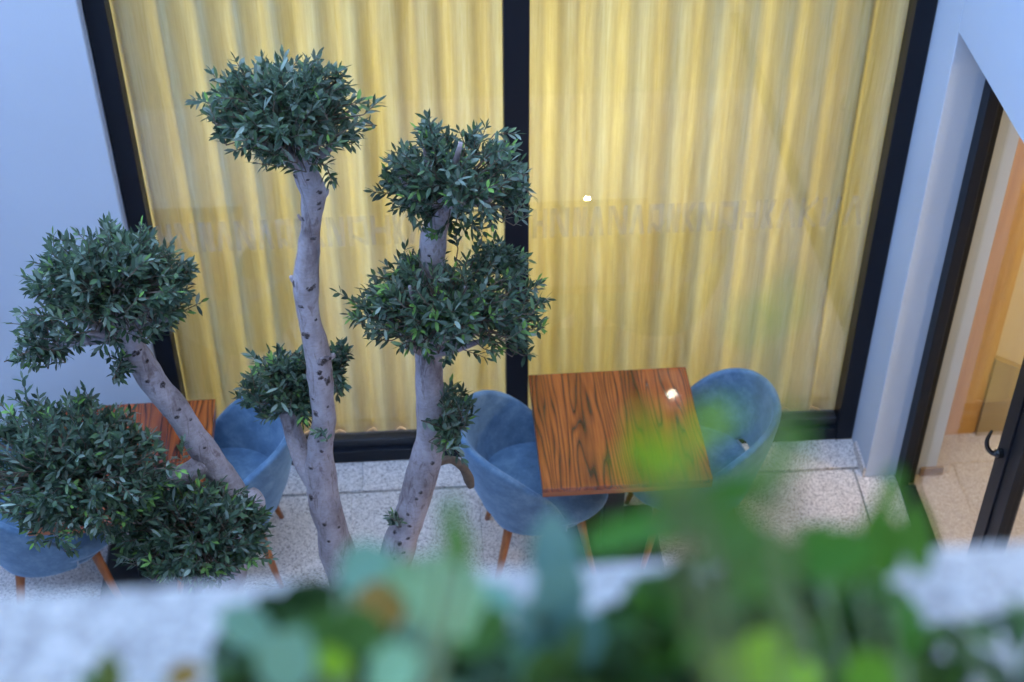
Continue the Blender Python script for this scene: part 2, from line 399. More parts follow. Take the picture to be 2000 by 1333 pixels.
for a, b in ((WX0+.083, -1.70), (-1.596, WX1-.086)):
    pn = wb('pane', a, b, .050, .0515, .127, ZT-.086, M['glass'], 0)
    # frosted frieze of angular stroke motifs stuck on the pane
    x = a+.02; k = 0; rr = random.Random(3)
    while x < b-.09:
        wd = rr.choice((.055, .06, .072, .08)); kind = rr.choice('KNHAKXRN'); V = []; F = []
        def bar(x0, z0, x1, z1, t=.019):
            d = Vector((x1-x0, 0, z1-z0)).normalized(); n = Vector((-d.z, 0, d.x))*t/2
            A = Vector((x0, 0, z0)); B = Vector((x1, 0, z1)); s = len(V)
            for yy in (-.0006, .0006):
                for q in (A-n, A+n, B+n, B-n): V.append(q+Vector((0, yy, 0)))
            F.extend([(s, s+1, s+2, s+3), (s+7, s+6, s+5, s+4)] + [(s+i, s+4+i, s+4+(i+1) % 4, s+(i+1) % 4) for i in range(4)])
        h = .155
        if kind in 'KNHXR': bar(.008, 0, .008, h)
        if kind in 'NHR': bar(wd-.008, 0, wd-.008, h)
        if kind == 'K': bar(.018, h*.5, wd-.008, h); bar(.018, h*.5, wd-.008, 0)
        if kind == 'N': bar(.018, h, wd-.018, 0)
        if kind == 'H': bar(.016, h*.5, wd-.016, h*.5, .03)
        if kind == 'A': bar(.006, 0, wd/2-.004, h); bar(wd-.006, 0, wd/2+.004, h)
        if kind == 'X': bar(.02, 0, wd-.006, h); 
        if kind == 'R': bar(.016, h*.9, wd-.016, h*.9, .03); bar(.016, h*.35, wd-.016, h*.1)
        o = meshobj('decal', V, F, M['frosted_film'])
        o.parent = pn
        o.location = Vector((x, .0478, 1.272)) - Vector(win.location) - Vector(pn.location)
        x += wd + rr.choice((.012, .016, .02))

# curtains
def curtain(x0, x1, label, seed):
    rr = random.Random(seed); xs = []; x = x0; ph = 0
    V = []; F = []; n = int((x1-x0)/.0065); zs = [.004, .05, .25, .7, 1.3, 2.0, 2.6, 2.94]
    per = [rr.uniform(.136, .156) for _ in range(60)]; cum = [0]
    for p in per: cum.append(cum[-1]+p)
    amp = [rr.uniform(.046, .058) for _ in range(61)]; skew = [rr.uniform(-.5, .5) for _ in range(61)]
    for j, z in enumerate(zs):
        for i in range(n+1):
            u = i/n*(x1-x0); zz = u + .006*math.sin(z*1.7+seed) * math.sin(u*5)
            k = max(0, next((q for q in range(len(cum)) if cum[q] > zz), 1)-1)
            t = (zz-cum[k])/per[k]
            t = min(max(t, 0), 1)
            s = t + .07*skew[k]*math.sin(2*math.pi*t)
            c = -math.cos(2*math.pi*s)
            c = math.copysign(abs(c)**.55, c)
            a = amp[k]*(1-.1*z/3)
            y = .185 - a*c + .006*noise.noise(Vector((u*9, z*.6, seed)))
            V.append((x0+u, y, z))
    for j in range(len(zs)-1):
        for i in range(n):
            F.append((j*(n+1)+i, j*(n+1)+i+1, (j+1)*(n+1)+i+1, (j+1)*(n+1)+i))
    o = meshobj('curtain', V, F, M['curtain_fabric'], None, True)
    md = o.modifiers.new('t', 'SOLIDIFY'); md.thickness = .0015
    return tag(o, label, 'curtain', 'curtains behind the big window')
curtain(WX0+.03, -1.652, 'yellow pleated curtain behind the left pane of the big window', 2)
curtain(-1.645, -.03, 'yellow pleated curtain behind the right pane, behind the table in the middle', 5)

# room behind the curtains
room = thing('curtained_room', (0, 0, 0), 'plain room hidden behind the yellow curtains', 'room')
for args in (('room_floor', -4.2, .15, .094, 3.0, -.12, -.002), ('room_ceiling', -4.2, .15, .301, 3.0, 2.96, 3.06),
             ('room_wall', -4.2, .15, 3.0, 3.1, -.1, 3.06), ('room_wall', -4.3, -4.2, .301, 3.1, -.1, 3.06), ('room_wall', .151, .25, .301, 3.1, -.1, 3.06)):
    box(*args, M['baseboard' if 'floor' in args[0] else 'wall_room'], room)
def area(name, loc, size, power, color, rot=(0, 0, 0), parent=None):
    l = bpy.data.objects.new(name, bpy.data.lights.new(name, 'AREA')); l.data.energy = power; l.data.color = color
    l.data.shape = 'DISK'; l.data.size = size; l.location = loc; l.rotation_euler = rot; link(l, parent); return l
rl_ = bpy.data.objects.new('room_lamp', bpy.data.lights.new('room_lamp', 'POINT')); rl_.data.energy = 12.5; rl_.data.color = (1, .96, .78); rl_.data.shadow_soft_size = .12  # unseen point light added behind the curtains to bring out the folds
rl_.location = (-1.55, 1.55, 1.6); link(rl_, room)
area('room_lamp', (-1.6, 1.6, 2.9), .5, 8.5, (1, .96, .78), parent=room)

# ------------------------------------------------------------------ right hand door and lobby
FX = .145
lob = thing('lobby', (0, 0, 0), 'warmly lit lobby seen through the glazed door on the right', 'room')
box('lobby_floor', FX+.08, 3.2, -4.5, .02, -.1, -.0005, M['granite_room'], lob)
lw = box('lobby_wall', .34, 3.2, .02, .12, 0, 2.95, M['wall_cream'], lob)
box('lobby_ceiling', .341, 3.2, -4.5, .02, 2.75, 2.85, M['wall_cream'], lob)
box('lobby_wall', 3.2, 3.3, -4.5, .02, 0, 2.75, M['wall_cream'], lob)
box('lobby_wall', .341, 3.2, -4.6, -4.5, 0, 2.75, M['wall_cream'], lob)
box('wood_panel', .40, .612, -.004, .0195, 0, 2.75, M['panel_wood'], lob, bev=.002)
box('baseboard', .262, .371, -.2735, -.2605, .0, .05, M['baseboard'], lob)
# sloping panel for the wall's shaded triangle, shade put into its colour
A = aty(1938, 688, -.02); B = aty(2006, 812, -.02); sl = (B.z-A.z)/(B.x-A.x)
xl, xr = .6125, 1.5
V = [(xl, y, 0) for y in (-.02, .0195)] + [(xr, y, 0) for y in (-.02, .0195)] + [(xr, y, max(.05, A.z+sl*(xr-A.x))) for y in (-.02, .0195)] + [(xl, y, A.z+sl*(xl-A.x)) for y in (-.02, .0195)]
meshobj('shade_panel', V, [(0, 2, 4, 6), (1, 7, 5, 3), (0, 6, 7, 1), (6, 4, 5, 7), (2, 3, 5, 4), (0, 1, 3, 2)], M['wall_shade'], lob)
area('lobby_lamp', (1.5, -1.2, 2.7), .35, 2.9, (1, .76, .46), parent=lob)
area('lobby_lamp', (1.5, -3.0, 2.7), .35, 2.9, (1, .76, .46), parent=lob)
P = aty(1986, 809, -.022)  # a lamp's reflection, built as an added glowing disc
sl_ = thing('lamp_glint', P, 'small round glowing disc for a lamp reflection low on the lobby wall by the door handle', 'lamp')
def disc(name, r, t, mat, parent, rot=None, seg=20):
    bm = bmesh.new(); bmesh.ops.create_cone(bm, cap_ends=True, segments=seg, radius1=r, radius2=r*.94, depth=t)
    o = bmobj(name, bm, mat, parent)
    if rot: o.rotation_euler = rot
    return o
disc('bezel', .024, .006, M['lamp_ring'], sl_, (R(90), 0, 0)); d = disc('lens', .015, .010, M['glint_glow'], sl_, (R(90), 0, 0))

door = thing('sliding_door', (FX, -.262, 0), 'black framed glazed sliding door with hooked handle in the right wall', 'door')
def db(name, x0, x1, y0, y1, z0, z1, mat, parent=None, bev=.002):
    o = box(name, x0, x1, y0, y1, z0, z1, mat, None, bev); off = Vector(door.location)
    if parent: off = off + Vector(parent.location)
    o.location = Vector(o.location)-off; o.parent = parent or door; return o
db('jamb', FX, FX+.045, -.335, -.2615, 0, 2.384, M['frame_black'])
db('jamb', FX+.046, FX+.078, -.315, -.2615, 0, 2.384, M['frame_black'])
db('track', FX, FX+.078, -4.2, -.336, -.012, .012, M['frame_black'])
db('top_rail', FX, FX+.078, -4.2, -.336, 2.31, 2.3845, M['frame_black'])
db('pane', FX+.054, FX+.058, -1.145, -.3155, .013, 2.309, M['glass_door'], bev=0)
st = db('stile', FX+.004, FX+.074, -1.235, -1.147, .013, 2.309, M['frame_black'])
db('stile', FX+.012, FX+.066, -1.325, -1.2365, .013, 2.309, M['frame_black'])
db('pane', FX+.036, FX+.040, -3.0, -1.3265, .013, 2.309, M['glass_door'], bev=0)
# handle: rose plus an upswept hook
hp = Vector((FX+.004, -1.195, 1.075)) - Vector(door.location) - Vector(st.location)
hx = [(-.0, 0, 0, .019), (-.022, 0, .0, .019), (-.030, .0, .0, .012), (-.044, .004, .004, .010), (-.058, .016, .020, .0095), (-.062, .024, .048, .0085), (-.058, .026, .075, .007), (-.053, .025, .098, .005)]
h, _ = tube('handle', [(hp.x+a, hp.y+b, hp.z+c, r) for a, b, c, r in hx], M['handle_black'], st, sides=12, sub=4)

# ------------------------------------------------------------------ furniture
def superpt(a, rx, ry, e=.8):
    c, s = math.cos(a), math.sin(a)
    return math.copysign(abs(c)**e, c)*rx, math.copysign(abs(s)**e, s)*ry
def build_chair():
    t = bpy.data.objects.new('armchair', None); t.empty_display_size = .1; link(t)
    # shell: wraps round the back; phi=0 is the back (-x)
    PM = R(113); N = 56; K = 9; th = .034
    inner = []; outer = []
    def rim(ph): return .40 + .415*(1-(abs(ph)/PM)**3.2)
    def low(ph):
        a = abs(ph)/R(34)
        g = 1/(1+math.exp(-(a-1)*9))          # opening at the rear above the seat
        return .495*(1-g) + .355*g
    V = []; F = []
    def pt(ph, t, off):
        zb, zt = low(ph), rim(ph)
        zb = min(zb, zt-.03)
        z = zb + (zt-zb)*t
        u = (z-.37)/.45
        fl = .80 + .22*math.sin(min(1, max(0, u))*math.pi/2)
        rx, ry = .305*fl - off, .300*fl - off
        x, y = superpt(math.pi-ph, rx, ry, .92)
        x -= .02 + .035*max(0, u)*math.cos(ph)     # back rakes rearward
        return Vector((x, y, z))
    prof = [(0, 0)] + [(k/K, 0) for k in range(1, K)] + [(1, 0)]
    for i in range(N+1):
        ph = -PM + 2*PM*i/N
        ring = []
        endf = max(0, abs(ph)/PM-.93)/.07
        t_ = th*(1-.55*endf)
        for k in range(K+1): ring.append(pt(ph, k/K*.985, 0))
        top = pt(ph, 1, t_/2); top.z += t_*.30; ring.append(pt(ph, 1, t_*.15)+Vector((0, 0, t_*.2))); ring.append(top); ring.append(pt(ph, 1, t_*.85)+Vector((0, 0, t_*.2)))
        for k in range(K, -1, -1): ring.append(pt(ph, k/K*.985, t_))
        bot = pt(ph, 0, t_/2); bot.z -= t_*.3; ring.append(bot)
        V += ring; L = len(ring)
    for i in range(N):
        for k in range(L):
            F.append((i*L+k, (i+1)*L+k, (i+1)*L+(k+1) % L, i*L+(k+1) % L))
    F.append(tuple(range(L))); F.append(tuple(N*L+k for k in range(L-1, -1, -1)))
    sh = meshobj('shell', V, F, M['blue_velvet'], t, True)
    md = sh.modifiers.new('s', 'SUBSURF'); md.levels = 1; md.render_levels = 1
    # seam piping along the front end of both arms
    for s in (-1, 1):
        ph = s*(PM-.002)
        Q = [(*pt(ph, k/6, -.002), .0035) for k in range(7)]
        tube('piping', Q, M['piping'], sh, sides=6, sub=2)
    # seat: domed rounded cushion on a slimmer base
    def slab(name, z0, z1, rx, ry, cx, mat, dome):
        V = []; F = []; n = 40
        levels = [(0.0, .86), (.12, .95), (.45, 1.0), (.78, .985), (.93, .93), (1.0, .82), (1+dome*.5, .55), (1+dome*.8, .28)]
        for f, s in levels:
            for k in range(n):
                a = 2*math.pi*k/n; x, y = superpt(a, rx*s, ry*s, .78)
                V.append((cx+x, y, z0+(z1-z0)*f))
        V.append((cx, 0, z0+(z1-z0)*(1+dome)))
        for j in range(len(levels)-1):
            for k in range(n): F.append((j*n+k, j*n+(k+1) % n, (j+1)*n+(k+1) % n, (j+1)*n+k))
        j = len(levels)-1
        for k in range(n): F.append((j*n+k, j*n+(k+1) % n, len(V)-1))
        F.append(tuple(range(n-1, -1, -1)))
        o = meshobj(name, V, F, mat, t, True); return o
    slab('seat', .395, .468, .282, .250, .01, M['blue_velvet'], .25)
    slab('seat_base', .335, .394, .225, .215, .0, M['blue_velvet'], .02)
    for sx in (-1, 1):
        for sy in (-1, 1):
            tube('leg', [(sx*.155, sy*.155, .345, .021), (sx*.19, sy*.185, .17, .017), (sx*.225, sy*.215, .0, .011)], M['leg_wood'], t, sides=12, sub=3)
    return t
def copy_tree(o, parent=None):
    c = o.copy(); col.objects.link(c); c.parent = parent
    for ch in list(o.children): copy_tree(ch, c)
    return c
ch0 = build_chair()
CH = [((-1.585, -.615), R(2), 'blue velvet tub armchair tucked under the left side of the table by the mullion'),
      ((-.925, -.560), R(182), 'blue velvet tub armchair right of the middle table, nearest the glazed door'),
      ((-2.985, -.560), R(183), 'blue velvet tub armchair just behind the leaning olive stem, facing the left table'),
      ((-3.69, -.70), R(14), 'shaded blue velvet tub armchair at the left photo edge behind olive leaves')]
for i, (xy, a, lab) in enumerate(CH):
    o = ch0 if i == 0 else copy_tree(ch0)
    o.location = (*xy, 0); o.rotation_euler = (0, 0, a)
    tag(o, lab, 'armchair', 'blue armchairs at the tables')
def build_table():
    t = bpy.data.objects.new('table', None); t.empty_display_size = .1; link(t)
    top = box('tabletop', -.35, .35, -.35, .35, .7275, .75, M['rosewood'], t, bev=.0015)
    box('edging', -.349, .349, -.349, .349, .702, .7274, M['table_edge'], t, bev=.001)
    box('column', -.045, .045, -.045, .045, .022, .69, M['table_metal'], t, bev=.004)
    box('mount', -.17, .17, -.17, .17, .69, .7015, M['table_metal'], t)
    bm = bmesh.new(); bmesh.ops.create_cube(bm, size=1)
    for v in bm.verts:
        k = .225 if v.co.z < 0 else .21
        v.co = Vector((math.copysign(k, v.co.x), math.copysign(k, v.co.y), .0 if v.co.z < 0 else .022))
    bmobj('base', bm, M['table_metal'], t); return t
tb = build_table()
tb.location = (-1.262, -.603, 0); tb.rotation_euler = (0, 0, .0100)
tag(tb, 'square glossy rosewood table standing before the window mullion between two blue armchairs', 'table', 'rosewood tables')
t2 = copy_tree(tb); t2.location = (-3.325, -.675, 0); t2.rotation_euler = (0, 0, R(1.0))
tag(t2, 'square rosewood table at the left, mostly hidden behind the leaning olive tree', 'table', 'rosewood tables')

# floor spotlight by the trees (seen as a bright dot mirrored in the right pane)
t = thing('floor_spotlight', (-1.09, -2.01, .003), 'small round floor spotlight mirrored as a dot in the right pane', 'spotlight')
disc('bezel', .036, .006, M['lamp_ring'], t); disc('lens', .016, .012, M['lamp_on'], t)
# two lit globe lamps on the walls of the balcony opposite; the glass and the polished table mirror them
for lab, px, py, order in (('small lit globe lamp on the right wall, mirrored on the middle table', 1312, 770, 'tg'), ('small lit globe lamp on the balcony rear wall, mirrored in the right pane', 1185, 510, 'gt')):
    p = Vector(CAM); d = ray(px, py)
    for o_ in order:
        if o_ == 't': p = p + d*((.75-p.z)/d.z); d = Vector((d.x, d.y, -d.z))
        else: p = p + d*((.05-p.y)/d.y); d = Vector((d.x, -d.y, d.z))
    k1 = (-.06-p.x)/d.x; k2 = (-6.54-p.y)/d.y; p = p + d*min(k1, k2)
    t = thing('globe_lamp', p, lab, 'lamp', 'globe lamps on the balcony')
    bm = bmesh.new(); bmesh.ops.create_uvsphere(bm, u_segments=20, v_segments=12, radius=.042); bmobj('globe', bm, M['lamp_globe'], t, True)
    if k1 < k2: tube('bracket', [(.030, 0, 0, .016), (.045, 0, 0, .02), (.059, 0, 0, .035)], M['handle_black'], t, sides=12, sub=1)
    else: tube('bracket', [(0, -.030, 0, .016), (0, -.045, 0, .02), (0, -.059, 0, .035)], M['handle_black'], t, sides=12, sub=1)

# ------------------------------------------------------------------ olive trees
TV = [(0, 0, 0), (-.40, .30, .10), (0, .30, 0), (.40, .30, .10), (-.44, .66, .06), (0, .66, -.03), (.44, .66, .06), (0, 1, -.10)]
TF = [(0, 2, 1), (0, 3, 2), (1, 2, 5, 4), (2, 3, 6, 5), (4, 5, 7), (5, 6, 7)]
def tint(rr, fresh=.08):
    if rr.random() < fresh: c = (.15, .29, .06)
    else:
        c = rr.choice(((.050, .086, .048), (.060, .102, .056), (.080, .125, .074), (.046, .080, .050), (.115, .155, .110), (.056, .104, .042), (.19, .24, .19), (.034, .062, .036), (.10, .16, .07)))
    k = rr.uniform(.65, 1.35); return tuple(x*k for x in c)
def leafmesh(name, L, W, c, mat, curl=1.0):
    me = bpy.data.meshes.new(name)
    me.from_pydata([(x*W, y*L, z*W*1.2*curl - (.06*L*y*y if curl > 1 else 0)) for x, y, z in TV], [], TF); me.update()
    a = me.color_attributes.new('tint', 'FLOAT_COLOR', 'POINT')
    a.data.foreach_set('color', [v for _ in TV for v in (*c, 1)])
    me.polygons.foreach_set('use_smooth', [True]*len(TF)); me.materials.append(mat); return me
rl = random.Random(11)
OLEAF = [leafmesh('leaf', rl.uniform(.034, .050), rl.uniform(.0105, .015), tint(rl, .04), M['olive_leaf']) for _ in range(14)]
def frame(d, roll, rr):
    """matrix with +y along d, +z roughly up (leaf upper face), rolled"""
    y = d.normalized(); up = Vector((0, 0, 1))
    x = y.cross(up)
    if x.length < 1e-3: x = Vector((1, 0, 0))
    x.normalize(); z = x.cross(y)
    q = Quaternion(y, roll)
    x = q @ x; z = q @ z
    return Matrix((x, y, z)).transposed()
def crown(tree, name, cpx, rpx, Y, n_shoot, n_sep, seed, fresh=.08, sparse=0.0, under=.45, squash=1.0, lscale=.86):
    """foliage ball: shoots of opposite leaves through the outer shell of an uneven ellipsoid; cpx, rpx in photo pixels at wall distance Y"""
    rr = random.Random(seed); c = aty(cpx[0], cpx[1], Y); dpt = depth(c); s = dpt/FPX
    rx, rz = rpx[0]*s, rpx[1]*s; ry = rpx[2]*s if len(rpx) > 2 else rx*.9
    org = Vector(tree.location)
    leaves = []; tw = []; n_shoot = int(n_shoot*1.32)
    for i in range(n_shoot):
        # direction on sphere
        z = rr.uniform(-1, 1); a = rr.uniform(0, 2*math.pi); q = math.sqrt(1-z*z)
        d = Vector((q*math.cos(a), q*math.sin(a), z))
        if z < -under and rr.random() < .75: continue
        lump = 1 + .16*noise.noise(d*2.1+Vector((seed, 0, 0))) + .10*noise.noise(d*5+Vector((0, seed, 0)))
        lay = rr.random()
        rad = lump*(rr.uniform(.80, 1.03) if lay < .62 else rr.uniform(.42, .8))
        if rr.random() < .12: rad *= rr.uniform(1.04, 1.32)
        # image axes: RT right, UP' up, view depth
        tipv = RT*(d.x*rx*rad) + UP*(d.z*rz*rad*squash) + FW*(d.y*ry*rad)
        tip = c + tipv
        out = (tipv.normalized()*.8 + Vector((0, 0, .38)) + Vector((rr.gauss(0, .35), rr.gauss(0, .35), rr.gauss(0, .3)))).normalized()
        ln = rr.uniform(.05, .095)*lscale; base = tip - out*ln
        tw.append((base, tip))
        npair = rr.randint(4, 6) if sparse < rr.random() else 3
        side = out.orthogonal().normalized(); side = Quaternion(out, rr.uniform(0, 6.28)) @ side
        fr = tint(rr, 1.0) if rr.random() < fresh else None
        for k in range(npair):
            f = (k+.6)/npair; p = base.lerp(tip, f)
            side2 = Quaternion(out, R(90)*k + rr.uniform(-.3, .3)) @ side
            for sg in (-1, 1):
                dd = (out*rr.uniform(.45, 1.0) + side2*sg*rr.uniform(.6, 1.0) + Vector((0, 0, rr.uniform(-.25, .15)))).normalized()
                L = rr.uniform(.036, .058)*lscale*(1-.25*f); W = rr.uniform(.0115, .0165)*lscale
                cc = tint(rr, .0) if not (fr and k >= npair-2) else fr
                leaves.append((p, dd, rr.uniform(-.7, .7), L, W, cc))
        leaves.append((tip, out, rr.uniform(-1, 1), .036*lscale, .010*lscale, fr or tint(rr, .2)))
    # the leaves nearest the camera become single leaf objects
    leaves.sort(key=lambda l: (l[0]-c).dot(-FW)/ry + rr.uniform(-.25, .25), reverse=True)
    sep, rest = leaves[:n_sep], leaves[n_sep:]
    V = []; F = []; C = []
    for p, dd, rol, L, W, cc in rest:
        mt = frame(dd, rol, rr); b = len(V)
        for x, y, z in TV:
            V.append(p + mt @ Vector((x*W, y*L, z*W*1.2)) - org); C += [*cc, 1]
        F += [tuple(b+i for i in f) for f in TF]
    o = meshobj(name, V, F, M['olive_leaf'], tree, True)
    a = o.data.color_attributes.new('tint', 'FLOAT_COLOR', 'POINT'); a.data.foreach_set('color', C)
    tag(o, kind='stuff')
    for p, dd, rol, L, W, cc in sep:
        lf = bpy.data.objects.new('leaf', rr.choice(OLEAF)); col.objects.link(lf); lf.parent = o
        mt = frame(dd, rol, rr).to_4x4(); mt.translation = p - org; lf.matrix_basis = mt
    # twigs as one thin mesh
    V = []; F = []
    for b0, t0 in tw:
        mid = c.lerp(b0, .45) + Vector((0, 0, -.02)); pts = [(mid, .0028), (b0, .002), (t0, .0012)]
        s0 = len(V)
        for p, r in pts:
            for k in range(3):
                an = 2.094*k; V.append(p + (RT*math.cos(an)+UP*math.sin(an))*r - org)
        for j in range(2):
            for k in range(3): F.append((s0+j*3+k, s0+j*3+(k+1) % 3, s0+(j+1)*3+(k+1) % 3, s0+(j+1)*3+k))
    tg = meshobj('twigs', V, F, M['twig'], o); tag(tg, kind='stuff')
    return o
def stem(tree, name, pts, mat='olive_bark', sides=16, sub=6, rough=.17, extra=None):
    """pts: (px, py, half width px, Y)"""
    org = Vector(tree.location); P = []
    for x, y, hw, Y in pts:
        p = aty(x, y, Y); P.append((*(p-org), hw*depth(p)/FPX))
    if extra: P += [(*(Vector(e[:3])-org), e[3]) for e in extra]
    o, Q = tube(name, P, M[mat], tree, sides, sub, rough)
    return o
def knots(tree, par, lst, Y):
    """dark branch scars standing slightly out of the bark: (px, py, rx px, ry px)"""
    org = Vector(tree.location); rr = random.Random(5)
    for x, y, a, b in lst:
        # cast onto the bark
        dg = ray(x, y).normalized()
        best = None
        me = par.data
        from mathutils.bvhtree import BVHTree
        if not hasattr(knots, par.name): setattr(knots, par.name, BVHTree.FromPolygons([v.co for v in me.vertices], [tuple(p.vertices) for p in me.polygons]))
        hit = getattr(knots, par.name).ray_cast(CAM-org, dg)
        if hit[0] is None: continue
        p, n = hit[0], hit[1]; s = depth(p+org)/FPX
        ux = (RT - n*RT.dot(n)).normalized(); uy = n.cross(ux)
        big = a >= 8; CR = []; bm = bmesh.new()
        kk = rr.uniform(.75, 1.15); a *= kk; b *= kk
        lobes = [(0, 0, .75 if big else 1.0)]
        if big: lobes += [(rr.uniform(-.9, .9), rr.uniform(-.7, .7), rr.uniform(.25, .55)) for _ in range(rr.randint(3, 5))]
        for lx, ly, ls in lobes:
            res = bmesh.ops.create_icosphere(bm, subdivisions=2, radius=1); an0 = rr.uniform(-.9, .9)
            for v in res['verts']:
                q = v.co.copy(); k = 1+.6*noise.noise(q*1.9+Vector((x+lx*9, y, 0)))
                h = q.z*.30 - .34*max(0, 1-(q.x*q.x+q.y*q.y)*3.2)*(q.z > 0)
                X = q.x*math.cos(an0)-q.y*math.sin(an0); Yq = q.x*math.sin(an0)+q.y*math.cos(an0)
                rd = math.sqrt(q.x*q.x+q.y*q.y) + .4*noise.noise(q*3.1+Vector((y, x, 0)))
                f = min(1, max(0, (rd-.45)/.55)); CR += [.035+(.27-.035)*f, .022+(.22-.022)*f, .018+(.22-.018)*f, 1]
                v.co = ux*(X*ls*k+lx)*a*s + uy*(Yq*ls*k+ly)*b*s + n*h*min(a, b)*s*1.3*ls
        o = bmobj('knot', bm, M['knot_bark'], par, True); o.location = p
        at_ = o.data.color_attributes.new('tint', 'FLOAT_COLOR', 'POINT'); at_.data.foreach_set('color', CR)

# tree 1: two tall stems from one base
G1 = aty(725, 1262, -1.80)
t1 = thing('olive_tree', (G1.x, G1.y, 0), 'tall pruned olive tree with two pale stems before the left pane', 'tree', 'pruned olive trees')
trunk1 = stem(t1, 'trunk', [(592, 318, 22.7, -1.80), (600, 345, 25.2, -1.80), (612, 375, 24.4, -1.80), (608, 425, 21.8, -1.80), (603, 480, 21.8, -1.80), (597, 545, 25.2, -1.80), (600, 600, 22.7, -1.80), (617, 680, 23.5, -1.80), (628, 760, 24.4, -1.80),
    (632, 820, 22.7, -1.80), (627, 870, 26.0, -1.80), (625, 930, 30.2, -1.80), (640, 1000, 30.2, -1.80), (660, 1080, 33.6, -1.80), (690, 1170, 38.6, -1.80), (722, 1255, 48.7, -1.80)],
    extra=[(G1.x, G1.y, .75, .10), (G1.x, G1.y, .35, .10), (G1.x, G1.y, .08, .12), (G1.x, G1.y, .001, .15)])
br1 = stem(t1, 'branch', [(862, 395, 22.9, -1.72), (850, 450, 25.5, -1.72), (843, 520, 24.6, -1.72), (838, 600, 25.5, -1.72), (836, 680, 26.4, -1.72), (838, 750, 27.3, -1.73), (840, 830, 29.0, -1.74), (832, 900, 30.8, -1.75), (812, 970, 30.8, -1.76), (790, 1040, 31.7, -1.77), (765, 1110, 35.2, -1.78), (735, 1200, 38.7, -1.79), (722, 1250, 42.2, -1.80)])
stem(t1, 'branch', [(560, 800, 16, -1.70), (575, 850, 19, -1.72), (592, 892, 22, -1.76), (614, 940, 22, -1.80)], sides=12)
stem(t1, 'branch', [(845, 905, 12, -1.72), (880, 898, 9, -1.68), (902, 912, 9, -1.66), (914, 932, 10, -1.65), (920, 950, 6, -1.645)], sides=10, rough=.25, mat='twig')
knots(t1, trunk1, [(577, 345, 9, 6), (601, 352, 5, 3), (625, 377, 8, 6), (623, 398, 5, 5), (624, 408, 6, 4), (592, 428, 6, 7), (610, 466, 12, 7), (607, 564, 13, 8), (589, 600, 9, 7), (574, 555, 5, 8), (600, 655, 11, 12), (617, 625, 4, 4), (632, 705, 14, 11), (624, 728, 10, 8), (640, 745, 9, 14), (627, 738, 6, 6), (611, 780, 4, 3), (640, 795, 4, 4), (617, 808, 6, 8), (622, 862, 4, 5), (628, 882, 4, 6), (607, 915, 5, 3), (608, 972, 5, 7), (634, 1025, 5, 6), (642, 1058, 5, 4), (662, 1030, 4, 4)], -1.8)
knots(t1, br1, [(850, 462, 14, 8), (838, 500, 5, 4), (822, 962, 5, 5), (814, 975, 3, 4), (797, 1005, 4, 4), (771, 1040, 6, 6), (797, 1052, 5, 5), (780, 1062, 5, 6), (788, 1080, 6, 4), (770, 1092, 5, 4), (760, 1020, 5, 8), (845, 905, 5, 6), (800, 1028, 5, 4)], -1.75)
def limbs(tree, bx, by, hw, tips, Y):
    for x, y, dy in tips:
        stem(tree, 'branch', [(bx, by, hw, Y), (bx+(x-bx)*.45, by+(y-by)*.35, hw*.62, Y+dy*.4), (x, y, hw*.28, Y+dy)], sides=9, sub=5, rough=.2)
limbs(t1, 592, 326, 17, [(480, 255, -.03), (520, 190, .03), (580, 170, -.04), (640, 210, .02), (665, 270, -.05), (540, 285, -.09)], -1.80)
limbs(t1, 860, 405, 17, [(780, 350, -.03), (830, 290, .03), (900, 280, -.04), (965, 330, .02), (960, 390, -.05), (800, 400, -.06)], -1.72)
limbs(t1, 842, 690, 13, [(745, 610, -.08), (800, 560, -.12), (910, 560, -.10), (985, 610, -.08), (960, 660, -.10), (770, 670, -.12)], -1.73)
for a_ in ([(596, 556, 9, -1.80), (576, 550, 7, -1.80), (568, 540, 4, -1.80)], [(603, 432, 7, -1.80), (588, 428, 5, -1.81), (582, 420, 2.5, -1.81)], [(618, 388, 10, -1.80), (634, 378, 7, -1.80), (640, 370, 3, -1.80)], [(640, 700, 7, -1.80), (654, 694, 4, -1.80)]):
    stem(t1, 'spur', a_, sides=9, sub=3, rough=.3)
crown(t1, 'crown', (560, 225), (148, 118), -1.80, 300, 85, 1, fresh=.03, under=.5)
crown(t1, 'crown', (884, 350), (148, 110), -1.72, 250, 75, 2, fresh=.05, under=.5)
crown(t1, 'crown', (872, 600), (188, 110, 110), -1.80, 310, 90, 3, fresh=.15, under=.6, sparse=.2)
crown(t1, 'crown', (975, 505), (55, 40), -1.62, 34, 4, 4, fresh=.0)
crown(t1, 'crown', (565, 755), (92, 85), -1.68, 120, 25, 5, fresh=.1, under=.8)
crown(t1, 'crown', (655, 715), (30, 62, 25), -1.66, 20, 3, 6, fresh=.1, under=1)
crown(t1, 'crown', (880, 820), (48, 90, 40), -1.78, 42, 18, 7, fresh=.05, under=1, sparse=.5)
crown(t1, 'crown', (770, 1013), (16, 12, 14), -1.82, 3, 0, 8, fresh=.2, under=1, lscale=.75)
crown(t1, 'crown', (632, 845), (22, 16, 14), -1.87, 2, 0, 9, fresh=.4, under=1, lscale=.7)

